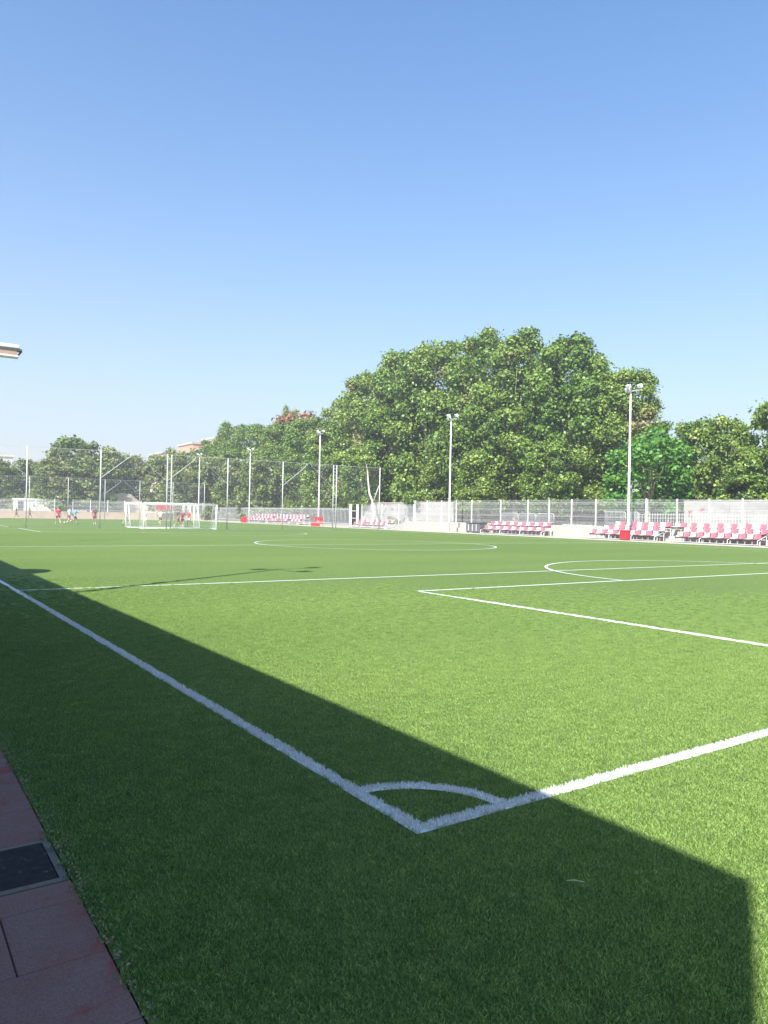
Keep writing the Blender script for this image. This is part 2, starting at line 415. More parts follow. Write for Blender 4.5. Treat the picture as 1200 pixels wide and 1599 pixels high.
# rubber / dirt strip between slabs and turf with litter
lit = MB()
for i in range(420):
    yy = random.uniform(1.6, 9); xx = PE + abs(random.gauss(0, .03)); a = random.uniform(0, 6.28); s = random.uniform(.004, .014)
    dx, dy = math.cos(a)*s, math.sin(a)*s
    lit.quad((xx-dx, yy-dy, .012), (xx+dy*.5, yy-dx*.5, .02), (xx+dx, yy+dy, .014), (xx-dy*.5, yy+dx*.5, .017))
o = lit.build('dry_litter', grime('dry_litter', (.30, .24, .15), .9, .4, 90)); tag(o, 'dry leaf scraps lying along the edge between path and turf', 'litter', kind='stuff')
tw = MB().tube([(2.352, 2.078, .034), (2.375, 2.056, .038), (2.402, 2.030, .035)], [.0022, .003, .002], 6).build('twig', grime('twig', (.42, .36, .26), .8, .2, 90))
tag(tw, 'small pale twig lying on the shaded turf', 'twig')

# ------------------------------------------------------------------ building behind-left that throws the long shade
bx = empty('clubhouse', (-.9, -.85, 0), 0, 'long flat roofed clubhouse beside the path whose shade covers the corner', 'building')
M_wall_b = grime('club_wall', (.12, .09, .08), .85, .15, 1.5)
mb = MB().box(-12, .7, 0, -.35, 50, 4.36); mb.build('wall', M_wall_b, bx)
rf = MB(); rf.v = [(0, 0, 4.361), (-12, -7.1, 4.361), (-12, 50, 4.361), (0, 50, 4.361), (0, 0, 4.55), (-12, -7.1, 4.55), (-12, 50, 4.55), (0, 50, 4.55)]
rf.f = [(0, 1, 2, 3), (7, 6, 5, 4), (0, 4, 5, 1), (1, 5, 6, 2), (2, 6, 7, 3), (3, 7, 4, 0)]; rf.build('roof', M_conc, bx)
for i in range(10):
    y0 = 3+i*4.7
    f = MB().box(-.349, y0, 1.1, -.30, y0+1.8, 2.3).build('window_frame', M_dark, bx)
    MB().box(-.299, y0+.08, 1.18, -.29, y0+1.72, 2.22).build('pane', M_glass, f)
d = MB().box(-.349, .9, 0, -.29, 1.9, 2.1).build('door', M_dark, bx); MB().box(-.289, 1.72, 1.0, -.24, 1.82, 1.04).build('handle', M_galv, d)
# unseen drum on the roof edge, shaped to cast the shade's rounded bump
prof = [(.0, 1.15), (.35, 1.11), (.62, .97), (.80, .7), (.86, .35), (.87, 0)]
mb = MB(); n = 24
for r, z in prof:
    for kx in range(n): mb.v.append((r*math.cos(2*math.pi*kx/n), r*math.sin(2*math.pi*kx/n), z))
for i in range(len(prof)-1):
    for kx in range(n): mb.f.append((i*n+kx, (i+1)*n+kx, (i+1)*n+(kx+1) % n, i*n+(kx+1) % n))
o = mb.build('shade_bump_drum', M_galv, None, True, loc=(-1.78, 16.6, 4.55)); tag(o, 'unseen domed drum on the clubhouse roof edge, shaped to cast the bump in its shade', 'rooftop drum')

# ------------------------------------------------------------------ light poles
def lamp_head(parent, c, rz, s=.8):
    h = MB().cbox((0, 0, 0), (.42*s, .30*s, .34*s)).build('lamp_head', M_lampw, parent, loc=c, rz=rz); h.rotation_euler.x = R_(-25); bevel(h, .03)
    MB().cbox((0, .155*s, -.02), (.36*s, .02, .26*s)).build('lamp_glass', M_glass, h); return h
def light_pole(H, label, loc, rz, heads=((-.78, 0, 0), (.78, 0, .15), (.1, -1.0, -.1)), group=None):
    t = empty('light_pole', loc, rz, label, 'light pole', group)
    MB().tube([(0, 0, 0), (0, 0, 3), (0, 0, 7), (0, 0, H-.3)], [.10, .09, .075, .055], 12).build('pole', M_galvw, t, True)
    MB().box(-.2, -.2, 0, .2, .2, .03).build('base_plate', M_galv, t)
    arm = MB().tube([(heads[0][0], 0, H-.35), (heads[1][0], 0, H-.35)], .03, 8)
    arm.tube([(0, 0, H-.5), (heads[2][0], heads[2][1], H-.45)], .025, 8)
    arm.build('crossarm', M_galv, t)
    for hx, hy, hz in heads: lamp_head(t, (hx, hy, H-.1+hz), 0 if hx < 0 else .2)
    return t
for i, (yy, H, lab) in enumerate([(35.3, 11.3, 'tall white light pole before the red and white seats, beside the red box'),
        (56.0, 11.2, 'white light pole in front of the tall trees, left of the red seat rows'),
        (81.6, 11.8, 'light pole standing behind the red player bench'),
        (102.4, 10.9, 'light pole at the left end of the distant pink seat rows'),
        (123.2, 11.3, 'farthest light pole, seen above the crossbar of the goal')]):
    t = light_pole(H, lab, (45.9, yy, .03), R_(90), heads=((-.80, 0, .05), (.28, 0, -.1), (-.1, .4, .05)), group='light poles along the far side')
for i, (yy, lab) in enumerate([(12.0, 'nearest light pole beside the path, whose thin shadow crosses the turf'), (32.3, 'second light pole beside the path, whose lamp shadow falls beyond the halfway line')]):
    light_pole(11.3, lab, (-.45, yy, 0), 0, group='light poles along the path')
# floodlight at upper left
fl = empty('floodlight', (6.3, 66, 0), 0, 'white floodlight with brown glass front reaching in at the left edge of the sky', 'floodlight')
MB().tube([(0, 0, 0), (0, 0, 7), (0, 0, 14.5)], [.22, .17, .12], 14).build('mast', M_galv, fl, True)
MB().tube([(0, 0, 13.95), (2.6, 0, 13.95)], .07, 8).build('arm', M_dark, fl)
hd = MB().cbox((2.35, 0, 14.33), (1.6, .9, .30)).build('hood', M_lampw, fl); bevel(hd, .08)
MB().cbox((2.45, 0, 14.09), (1.72, .8, .14)).build('gasket', M_dark, fl)
MB().cbox((2.2, 0, 13.83), (1.5, .7, .38)).build('reflector', grime('reflector', (.42, .27, .20), .4, .2, 3), fl)
MB().cbox((2.25, 0, 13.58), (1.6, .75, .12)).build('lower_frame', M_lampw, fl)
MB().cbox((2.35, 0, 13.49), (1.45, .6, .07)).build('visor', M_galv, fl)
MB().tube([(3.0, 0, 14.3), (3.3, 0, 14.02), (3.02, 0, 13.6)], [.10, .11, .06], 8).build('end_bracket', M_dark, fl)

# ------------------------------------------------------------------ ball-stop nets
def net_mesh(wd, h, cell, r):
    mb = MB()
    nx = int(wd/cell); nz = int(h/cell)
    for i in range(nx+1): mb.tube([(i*wd/nx, 0, 0), (i*wd/nx, 0, h)], r, 3, False)
    for j in range(nz+1): mb.tube([(0, 0, j*h/nz), (wd, 0, j*h/nz)], r, 3, False)
    return mb.mesh('netting', M_net)
bay = net_mesh(5.41, 6.2, .13, .0013)
BY = 5.41
def ball_net(y, x0, nb, label, ladders=(), braces=(), H=6.28):
    t = empty('ball_stop_net', (x0, y, 0), 0, label, 'net')
    pm = MB().tube([(0, 0, 0), (0, 0, H)], .045, 10).mesh('post', M_galv, True)
    for i in range(nb+1):
        put('post', pm, t, (i*BY, 0, 0))
        if i in ladders:
            put('post', pm, t, (i*BY+.36, 0, 0))
            rm = MB().tube([(0, 0, 0), (.36, 0, 0)], .016, 6).mesh('rung', M_galv)
            for kz in range(1, 18): put('rung', rm, t, (i*BY, 0, kz*.35))
        if i in braces:
            MB().tube([(0, 0, 4.05), (2.35, 0, 5.95), (2.45, 0, H-.02)], .024, 8).build('brace', M_galv, t, loc=(i*BY, 0, 0))
            MB().tube([(5.35, 0, 4.05), (3.05, 0, 5.95), (2.95, 0, H-.02)], .014, 8).build('brace', M_galv, t, loc=(i*BY, 0, 0))
        if i < nb:
            n_ = put('netting', bay, t, (i*BY, 0, .03)); n_['kind'] = 'stuff'
            MB().tube([(0, 0, H-.01), (BY/2, 0, H-.05), (BY, 0, H-.01)], .014, 6).build('top_cable', M_galv, t, loc=(i*BY, 0, 0))
    return t
ball_net(62.5, 9.67-2*BY, 8, 'tall ball stop net on slim posts crossing the field behind the near goal', ladders=(4, 7), braces=(1, 3, 4, 6))
ball_net(121.5, 19.2-3*BY, 8, 'far ball stop net in front of the trees at the end of the field', ladders=(), braces=(5,))

# ------------------------------------------------------------------ goals
def goal(loc, rz, label):
    t = empty('goal', loc, rz, label, 'goal', 'football goals back to back at the net')
    Wd, H, D = 6.2, 2.12, 1.5; r = .06
    for s in (0, Wd):
        MB().tube([(s, 0, 0), (s, 0, H)], r, 10).build('post', M_post_goal, t, True)
        MB().tube([(s, 0, H-.03), (s, D*.5, H-.05), (s, D, .04)], .03, 8).build('side_stay', M_post_goal, t, True)
        MB().tube([(s, 0, .04), (s, D, .04)], .03, 8).build('ground_bar', M_post_goal, t, True)
    MB().tube([(-r, 0, H), (Wd+r, 0, H)], r, 10).build('crossbar', M_post_goal, t, True)
    MB().tube([(0, D, .04), (Wd, D, .04)], .03, 8).build('ground_bar', M_post_goal, t, True)
    mb = MB(); c = .12; n = int(Wd/c)
    prof = [(0, H-.03), (D*.5, H-.08), (D, .05)]
    for i in range(n+1):
        x = i*Wd/n; mb.tube([(x, a, b) for a, b in prof], .002, 3, False)
    for k in range(0, 26):
        q = k/25*2; i = min(1, int(q)); u = q-i
        yy = prof[i][0]*(1-u)+prof[i+1][0]*u; zz = prof[i][1]*(1-u)+prof[i+1][1]*u
        mb.tube([(0, yy, zz), (Wd, yy, zz)], .002, 3, False)
        for s in (0, Wd):
            mb.tube([(s, yy, zz), (s, yy, .05)], .002, 3, False); mb.tube([(s, 0, zz), (s, yy, zz)], .002, 3, False)
    o = mb.build('net', M_net, t); o['kind'] = 'stuff'
    return t
goal((18.35, 61.55, 0), 0, 'white goal facing the near pitch, in front of the ball stop net')
goal((24.65, 67.3, 0), math.pi, 'second white goal standing just behind the first, facing the far pitch')

# ------------------------------------------------------------------ stands with plastic seats
def seat_mesh(mat):
    mb = MB(); wd = .43
    prof = [(-.02, .02), (.04, .0), (.30, .02), (.36, .08), (.40, .30), (.44, .34)]
    n = len(prof)
    for sgn, off in ((1, 0), (1, -.03)):
        for a, b in prof:
            for kx, fx in enumerate((-.5, -.42, 0, .42, .5)):
                lift = (.035 if abs(fx) == .5 else 0)
                mb.v.append((a + off*(.7 if b > .1 else 0), fx*wd, b + off*(.2 if b > .1 else 1) + lift))
    for l in (0, 1):
        for i in range(n-1):
            for kx in range(4):
                a = l*n*5 + i*5 + kx; q = (a, a+1, a+6, a+5)
                mb.f.append(q if l else q[::-1])
    return mb.mesh('seat', mat, True)
S_red, S_wh = seat_mesh(M_red), seat_mesh(M_white)
ROWX = (0.0, .78, 1.56)
def stand(y0, nseat, nrows, label, first=0, zs=(.40, .72, 1.04), gaps=(), rowoff=0.0):
    """rows run along +Y from y0; X grows away from the pitch"""
    t = empty('seat_stand', (46.45, y0, .03), 0, label, 'seat stand', 'red and white seat stands along the far side')
    p = .505; L = nseat*p
    for r in range(nrows):
        x = ROWX[r]; z = zs[r]; yo = r*rowoff
        MB().box(x+.06, yo-.05, z-.10, x+.14, yo+L+.05, z-.04).build('seat_beam', M_dark, t)
        MB().box(x-.28, yo-.05, z-.36, x+.02, yo+L+.05, z-.33).build('foot_board', M_galvw, t)
        for i in range(nseat):
            if (r, i) in gaps: continue
            wh = ((i + first + (r//2)) % 2 == 0)
            s = put('seat', S_wh if wh else S_red, t, (x-.08, yo+(i+.5)*p, z-.02), 0)
            s['label'] = 'white plastic bucket seat' if wh else 'red plastic bucket seat'
    nl = max(2, int(L/2)+1)
    for j in range(nl):
        yy = j*L/(nl-1)
        f = MB()
        f.tube([(-.2, yy, 0), (-.2, yy, zs[0]-.1), (ROWX[nrows-1]+.2, yy, zs[nrows-1]-.1), (ROWX[nrows-1]+.2, yy, 0)], .025, 6)
        for r in range(nrows): f.tube([(ROWX[r]+.1, yy, 0), (ROWX[r]+.1, yy, zs[r]-.05)], .02, 6)
        f.build('support_frame', M_galvw, t)
    MB().box(-.3, -.05, .0, -.24, L+.05, .05).build('ground_rail', M_dark, t)
    return t
stand(18.6, 13, 3, 'three tier red and white seat stand partly cut off by the right edge', 0)
stand(25.75, 12, 3, 'three tier red and white seat stand between the right edge and the tall pole', 1)
stand(33.3, 12, 3, 'three tier red and white seat stand directly behind the tall white pole', 0, gaps=((1, 11), (2, 10), (2, 11)))
# single back bench that bridges the two stands
t = empty('seat_bench', (48.0, 31.95, .03), 0, 'short single back row of red and white seats bridging the two right stands', 'seat row')
MB().box(.06, 0, .92, .14, 1.25, .98).build('seat_beam', M_dark, t)
for i in range(2):
    put('seat', S_wh if i else S_red, t, (-.08, .35+i*.52, 1.02))
for yy in (.1, 1.15): MB().tube([(.1, yy, 0), (.1, yy, .95)], .025, 6).build('leg', M_galvw, t)
stand(44.3, 15, 2, 'two tier red and white seat stand left of the concrete gap', 1, zs=(.40, .80, 1.0))
stand(67.6, 14, 2, 'low seat rows between the red bench and the twin gate posts', 0, zs=(.35, .62, 1.0), gaps=((1, 3), (1, 4), (0, 8), (1, 9)))
stand(88.0, 18, 3, 'distant pink looking seat rows right of the light pole', 0, zs=(.40, .72, 1.04), gaps=((0, 5), (0, 6), (1, 9), (0, 12)))
stand(97.6, 15, 3, 'farthest seat rows just right of the goal', 1, gaps=((0, 2), (0, 8), (1, 8)))
# grey covered box, red boxes, red bench
t = empty('storage_box', (47.0, 53.3, .03), 0, 'dark grey covered box at the left end of the two tier stand', 'box')
o = MB().box(-.5, -.95, .06, .5, .95, .86).build('box_body', M_grey, t); bevel(o, .06)
o = MB().box(-.53, -.98, .87, .53, .98, .95).build('lid', M_dark, t); bevel(o, .03)
for sx in (-.35, .35):
    for sy in (-.8, .8): MB().box(sx-.05, sy-.05, 0, sx+.05, sy+.05, .06).build('foot', M_dark, t)
for k in range(3): MB().box(-.51, -.6+k*.55, .2, -.503, -.5+k*.55, .8).build('strap', M_galv, t)
def red_box(loc, label, s=1.0):
    t = empty('red_box', loc, 0, label, 'box', 'red boxes at the foot of light poles')
    o = MB().box(-.28*s, -.27*s, .05, .28*s, .27*s, .66*s).build('body', M_redbox, t); bevel(o, .04)
    o = MB().box(-.31*s, -.30*s, .665*s, .31*s, .30*s, .74*s).build('lid', M_redbox, t); bevel(o, .02)
    MB().tube([(-.24*s, -.2, .05), (-.24*s, .2, .05)], .05, 10).build('wheel_axle', M_dark, t)
    MB().tube([(-.32*s, -.1, .5), (-.36*s, -.1, .5), (-.36*s, .1, .5), (-.32*s, .1, .5)], .012, 6).build('handle', M_dark, t)
red_box((45.15, 35.0, .03), 'red box in front of the seats at the foot of the tall right light pole')
red_box((45.15, 102.6, .03), 'small distant red box at the foot of the pole left of the pink seat rows', 1.2)
t = empty('player_bench', (42.7, 75.2, 0), 0, 'red player bench standing on the turf edge at the foot of a light pole', 'bench')
for i in range(3):
    o = MB().box(.18, i*.68+.05, .72, .26, i*.68+.60, 1.18).build('backrest', M_redbox, t); bevel(o, .03)
o = MB().box(-.22, 0, .42, .2, 2.05, .50).build('seat', M_redbox, t); bevel(o, .02)
MB().box(-.24, 0, .10, -.20, 2.05, .40).build('front_panel', M_redbox, t)
for yy in (.05, 2.0):
    MB().tube([(.22, yy, 0), (.22, yy, 1.15)], .03, 8).build('leg', M_redbox, t); MB().tube([(-.2, yy, 0), (-.2, yy, .42)], .03, 8).build('leg', M_redbox, t)

# ------------------------------------------------------------------ mesh fences
def panel_mesh(L, h, vs=.05, r=.004, folds=4):
    mb = MB()
    n = int(L/vs)
    for i in range(n+1): mb.tube([(0, i*L/n, 0), (0, i*L/n, h)], r, 3, False)
    nz = int(h/.2)
    for j in range(nz+1): mb.tube([(0, 0, j*h/nz), (0, L, j*h/nz)], r, 3, False)
    for f in range(folds):
        z = h*(f+.5)/folds
        mb.tube([(-.02, 0, z-.05), (-.02, L, z-.05)], r*1.8, 4, False); mb.tube([(-.02, 0, z+.05), (-.02, L, z+.05)], r*1.8, 4, False)
    return mb.mesh('mesh_panel', M_wire)
def fence(x, ys, z0, z1, label, post_r=.04, name='mesh_fence', pmat=None):
    t = empty(name, (x, ys[0], z0), 0, label, 'fence')
    h = z1-z0; cache = {}
    pm = MB().box(-post_r, -post_r, 0, post_r, post_r, h+.06).mesh('post', pmat or M_galvw)
    for i, y in enumerate(ys):
        put('post', pm, t, (0, y-ys[0], 0))
        if i < len(ys)-1:
            L = round(ys[i+1]-y, 2)
            if L not in cache: cache[L] = panel_mesh(L, h)
            p = put('mesh_panel', cache[L], t, (-.05, y-ys[0], 0)); p['kind'] = 'stuff'
    return t
ysA = [15.7, 18.3, 20.9, 23.5, 26.1, 28.7, 31.2, 33.8, 36.4]
fence(49.6, ysA, .9, 3.1, 'bright mesh fence on the terrace behind the right hand seat stands')
ysB = [41.4, 44.0, 46.6, 49.2, 52.8, 57.0, 59.4, 61.8, 64.3, 66.5]
fence(49.6, [36.4+.1]+ysB[0:], .9, 3.15, 'long mesh fence with white posts running before the tall trees')
ysC = [66.7, 69.6, 73.0, 77.4]
fence(49.6, ysC, .06, 2.75, 'lower mesh fence beside the crooked pale tree trunk', .035)
g = empty('gate', (49.6, 77.5, .06), 0, 'white gate with twin wide posts in the mesh fence', 'gate')
for yy in (.9, 2.5): MB().box(-.1, yy-.12, 0, .1, yy+.12, 2.75).build('post', M_galvw, g)
MB().box(-.03, 1.02, .1, .03, 2.38, .16).box(-.03, 1.02, 1.9, .03, 2.38, 1.96).box(-.03, 1.02, 1.0, .03, 2.38, 1.05).build('gate_frame', M_galvw, g)
ysD = [80.3 + 2.6*i for i in range(18)]
# picket railing further left
t = empty('picket_railing', (49.6, 80.2, .06), 0, 'pale picket railing behind the distant seat rows', 'railing')
pk = MB().box(-.02, -.025, .05, .02, .025, 2.3).mesh('picket', M_galv)
for i in range(140):
    put('picket', pk, t, (0, i*.33, 0))
MB().box(-.03, 0, .3, -.021, 46, .36).box(-.03, 0, 2.1, -.021, 46, 2.16).build('rail', M_galv, t)
# street railing behind the right fence
t = empty('street_railing', (53.5, 16, .9), 0, 'low grey picket railing seen through the mesh fence at the right', 'railing')
pk = MB().box(-.012, -.015, .05, .012, .015, 1.25).mesh('picket', M_galv)
for i in range(100): put('picket', pk, t, (0, i*.25, 0))
MB().box(-.03, 0, .15, -.016, 25, .19).box(-.03, 0, 1.1, -.016, 25, 1.14).build('rail', M_galv, t)
# crowd barriers
def barrier(y, label, w=2.0, h=1.25, x=48.95):
    t = empty('crowd_barrier', (x, y, .9), 0, label, 'barrier', 'grey crowd barriers behind the seats')
    MB().tube([(0, 0, .05), (0, 0, h-.15), (0, .12, h), (0, w-.12, h), (0, w, h-.15), (0, w, .05)], .022, 8).tube([(0, 0, .25), (0, w, .25)], .018, 6).build('frame', M_galv, t, True)
    bm = MB().tube([(0, 0, .25), (0, 0, h)], .009, 6).mesh('bar', M_galv)
    for i in range(1, 16): put('bar', bm, t, (0, i*w/16, 0))
    for yy in (.3, w-.3): MB().tube([(-.25, yy, .02), (0, yy, .1), (.25, yy, .02)], .02, 6).build('foot', M_galv, t)
barrier(36.7, 'grey crowd barrier right of the tall pole', 1.0); barrier(37.9, 'grey crowd barrier directly behind the left half of the right stand', 2.0)
for y_, l_ in ((45.4, 'grey crowd barrier at the right end behind the two tier stand'), (47.6, 'grey crowd barrier behind the middle of the two tier stand'), (49.8, 'grey crowd barrier at the left end behind the two tier stand')):
    barrier(y_, l_, 2.1, 1.05)
t = empty('handrail', (48.7, 41.0, .9), 0, 'low white handrail on the concrete gap between the stands', 'handrail')
MB().tube([(0, 0, .12), (0, 3.2, .12)], .02, 6).build('rail', M_galvw, t)
for yy in (.1, 1.6, 3.1): MB().tube([(0, yy, 0), (0, yy, .12)], .02, 6).build('post', M_galvw, t)

# pale wall with graffiti beyond the street
def wall_mat():
    m, t, b = mat_new('street_wall')
    c = ramp(t, noise(t, .9, 5, .6), [(.3, (.22, .215, .21)), (.7, (.35, .34, .33))])
    gr = ramp(t, noise(t, .55, 3, .6, stretch=(1, 1, 1.6)), [(.64, (0, 0, 0)), (.67, (1, 1, 1))])
    c = mix(t, gr, c, (.30, .05, .07))
    g2 = ramp(t, noise(t, .8, 3, .6, stretch=(2, 1.3, 2)), [(.68, (0, 0, 0)), (.70, (1, 1, 1))])
    c = mix(t, g2, c, (.16, .17, .22))
    t.links.new(c, b.inputs['Base Color']); b.inputs['Roughness'].default_value = .85
    return m
t = empty('street_wall', (66.5, 10, .9), 0, 'pale graffiti marked wall seen through the mesh fence behind the trees', 'wall')
Mw = wall_mat()
wm = MB().box(0, .02, -.8, .25, 3.98, 2.35).mesh('wall_panel', Mw)
for i in range(40): put('wall_panel', wm, t, (0, i*4, 0))
MB().box(-.04, 0, 2.351, .29, 160, 2.45).build('coping', M_conc, t)

for y0, n_, zz, lab in ((9.0, 7, .9, 'sunlit pale wall with red graffiti behind the right hand mesh fence'), (66.7, 5, .06, 'pale wall behind the low mesh fence and the crooked trunk')):
    t = empty('street_wall', (55.2, y0, zz), 0, lab, 'wall')
    hh = 3.12-zz; wq = MB().box(0, .01, 0, .22, 3.99, hh).mesh('wall_panel', Mw)
    for i in range(n_): put('wall_panel', wq, t, (0, i*4, 0))
    MB().box(-.03, 0, hh+.001, .25, n_*4, hh+.08).build('coping', M_conc, t)

# ------------------------------------------------------------------ trees
def crown_mesh(name, seed, R, z0, z1, ncl, nleaf, ls, mat, fill=.35, low=1.0, clr=(.16, .27)):
    r = np.random.default_rng(seed)
    H = z1-z0
    C = []
    lobes = r.uniform(0, 2*np.pi, 5); lam = r.uniform(.1, .28, 5)
    while len(C) < ncl:
        t = r.random(); an = r.uniform(0, 2*np.pi)
        env = (max(0., np.sin(np.pi*min(1, (t*.80+.17))))**.5)*(low if t < .25 else 1)
        env *= 1 + sum(lam[i]*np.cos((i+2)*(an-lobes[i])+3*t*i) for i in range(5))*.3
        rad = R*env*np.sqrt(r.uniform(fill, 1))*.92
        C.append((rad*np.cos(an), rad*np.sin(an), z0+H*t*(.93+.07*r.random()), R*r.uniform(*clr)))
    C = np.array(C)
    k = nleaf//ncl
    cen = np.repeat(C[:, :3], k, 0); rc = np.repeat(C[:, 3], k); n = len(cen)
    d = r.normal(size=(n, 3)); d /= np.linalg.norm(d, axis=1)[:, None]
    d[:, 2] *= .72
    rr = rc*np.minimum(1.75, np.abs(r.normal(.74, .28, n)))
    c = cen + d*rr[:, None]
    # looser leaves filling the volume between the clumps
    core = r.random(n) < .10; nc = int(core.sum()); tt = r.random(nc); aa = r.uniform(0, 2*np.pi, nc)
    ee = np.maximum(0, np.sin(np.pi*np.minimum(1, tt*.80+.17)))**.5*R*.93*np.sqrt(r.random(nc))
    c[core] = np.stack([ee*np.cos(aa), ee*np.sin(aa), z0+H*tt*.97], 1)
    # stray sprigs
    stray = r.random(n) < .12; c[stray] += r.normal(size=(stray.sum(), 3))*.28
    nrm = d*.7 + r.normal(size=(n, 3))*.55 + np.array([0, 0, .45]); nrm /= np.linalg.norm(nrm, axis=1)[:, None]
    a = np.cross(nrm, r.normal(size=(n, 3))); a /= np.linalg.norm(a, axis=1)[:, None]; b = np.cross(nrm, a)
    s = ls*r.uniform(.5, 1.5, n)[:, None]
    V = np.stack([c-a*s*.55, c-b*s*.42+nrm*s*.12, c+a*s*.6-nrm*s*.1, c+b*s*.42+nrm*s*.12], 1).reshape(-1, 3)
    V[:, 2] = np.maximum(V[:, 2], .4)
    m = bpy.data.meshes.new(name); m.vertices.add(len(V)); m.vertices.foreach_set('co', V.astype(np.float32).ravel())
    m.loops.add(len(V)); m.loops.foreach_set('vertex_index', np.arange(len(V), dtype=np.int32))
    m.polygons.add(n); m.polygons.foreach_set('loop_start', np.arange(0, len(V), 4, dtype=np.int32))
    m.update(calc_edges=True)
    at = m.attributes.new('tint', 'FLOAT', 'POINT')
    clump = np.repeat(r.normal(0, .10, ncl), k)
    tint = np.clip(.48 + clump + r.normal(0, .17, n), 0, 1)
    at.data.foreach_set('value', np.repeat(tint, 4).astype(np.float32))
    m.materials.append(mat); return m, C
def trunk_mesh(seed, C, z0, H, r0, mat, nl=10, lean=(0, 0)):
    r = random.Random(seed); mb = MB()
    fork = max(1.6, z0+.10*H)
    x, y = lean[0]*.2, lean[1]*.2
    mb.tube([(0, 0, -.3), (.02, 0, .4), (x*.6, y*.6, fork*.6), (x, y, fork)], [r0*1.35, r0, r0*.9, r0*.85], 10)
    idx = list(range(len(C))); r.shuffle(idx)
    for j in idx[:nl]:
        cx, cy, cz, _ = C[j]
        if cz < fork+.8: continue
        m1 = (x+(cx-x)*.25+r.uniform(-.3, .3), y+(cy-y)*.25+r.uniform(-.3, .3), fork+(cz-fork)*.4)
        m2 = (x+(cx-x)*.62+r.uniform(-.3, .3), y+(cy-y)*.62+r.uniform(-.3, .3), fork+(cz-fork)*.74)
        mb.tube([(x, y, fork-.3), m1, m2, (cx, cy, cz)], [r0*.6, r0*.42, r0*.24, r0*.08], 7)
    return mb.mesh('trunk', mat, True)
class Kind:
    def __init__(s, seed, R, z0, H, ncl, nleaf, ls, mat, r0, bark, **kw):
        s.cm, C = crown_mesh('crown', seed, R, z0, H, ncl, nleaf, ls, mat, **kw)
        s.tm = trunk_mesh(seed, C, z0, H, r0, bark, kw.get('nl', 12)); s.H = H; s.R = R
def tree(kind, x, y, H, R, label, group, rz=None, z=.9, name='plane_tree'):
    rz = random.uniform(0, 6.28) if rz is None else rz
    t = empty(name, (x, y, z), rz, label, 'tree', group); sx = R/kind.R; sz = (H-z)/kind.H
    c = put('crown', kind.cm, t, scale=(sx, sx, sz)); c['kind'] = 'stuff'
    put('trunk', kind.tm, t, scale=(sx, sx, sz)); return t
big = [Kind(100+i, 6.0, 1.9, 21.5, 84, 62000, .275, M_leaf, .34, M_bark, fill=.34, clr=(.14, .23), low=1.0) for i in range(5)]
small = [Kind(200+i, 3.6, 1.5, 9.8, 62, 19000, .235, M_leaf, .18, M_bark, clr=(.15, .24)) for i in range(3)]
green = Kind(300, 3.6, 1.4, 8.0, 44, 14000, .24, M_leafg, .16, M_bark, fill=.5)
olive = [Kind(400+i, 4.2, -.4, 11, 84, 16000, .36, M_leafo, .2, M_bark, clr=(.16, .26)) for i in range(3)]
rust = Kind(500, 4.0, 3.0, 12, 26, 5000, .34, M_leafr, .2, M_bark)
GT = 'tall plane trees behind the right side of the field'
spec = [  # y, H, R
 (47.6, 16.0, 4.6, 'right end tree of the tall row, sloping down towards the tall light pole'),
 (54.2, 20.8, 6.0, 'tall plane tree second from the right end of the tall row'),
 (61.5, 22.4, 6.3, 'tall plane tree left of the dark trunk gap in the tall row'),
 (68.5, 23.6, 6.5, 'highest plane tree at the crest of the tall row'),
 (76.0, 24.6, 6.8, 'tall plane tree just left of the crest, behind the middle light pole'),
 (84.0, 23.6, 6.5, 'tall plane tree left of the middle light pole'),
 (92.5, 22.6, 6.6, 'tall plane tree behind the crooked pale trunk'),
 (101.5, 19.8, 5.6, 'left shoulder tree of the tall row behind the player bench')]
for i, (y, H, R, l) in enumerate(spec):
    tree(big[i % 5], 60.5+random.uniform(-1, 1), y, H, R, l, GT)
for i, (x, y, H, R, l) in enumerate([(67.5, 58, 19, 5, 'rear plane tree filling the gap behind the right end of the tall row'), (68, 67, 21, 5.5, 'rear plane tree behind the crest of the tall row'), (68, 79, 21.5, 5.5, 'rear plane tree behind the middle of the tall row'), (68, 92, 20.5, 5.5, 'rear plane tree behind the left part of the tall row'), (66, 108, 16.5, 5.0, 'rear plane tree behind the left shoulder of the tall row')]):
    tree(big[(i+2) % 5], x, y, H, R, l, GT)
for i, (x, y, H, R, l) in enumerate([(55.5, 62.5, 9.0, 3.3, 'low yellowish plane tree under the tall row, right of the middle light pole'), (56, 52.5, 9.5, 3.4, 'low plane tree under the tall row near the right stands'), (58, 73, 9.8, 3.3, 'low plane tree under the tall row behind the middle light pole'), (56, 87, 11, 3.8, 'low plane tree under the tall row, left of the crooked pale trunk'), (55.5, 97, 12, 4.2, 'low plane tree behind the player bench')]):
    tree(small[i % 3], x, y, H, R, l, 'low plane trees under the tall row')
for i, (x, y, H, R, l) in enumerate([(59, 110.5, 17.0, 5.0, 'plane tree right of the rust coloured treetop'), (59, 120.5, 17.6, 5.6, 'yellow green tree beneath the rust coloured treetop'), (58.5, 130.5, 18.0, 5.5, 'pale green tree behind the fourth light pole'), (59, 140.5, 19.2, 5.5, 'rounded green tree right of the orange apartment block'), (59.5, 151.5, 17.0, 5.3, 'dark green tree directly right of the orange apartment block'), (59, 161, 15.2, 4.8, 'small green tree in front of the orange apartment block'), (52.5, 114, 11, 4.0, 'low olive tree behind the distant seat rows'), (53, 125, 10.5, 4.0, 'low olive tree left of the distant seat rows')]):
    tree((big if i < 5 else olive)[i % (5 if i < 5 else 3)], x, y, H, R, l, 'green trees beyond the distant seat rows', z=.06)
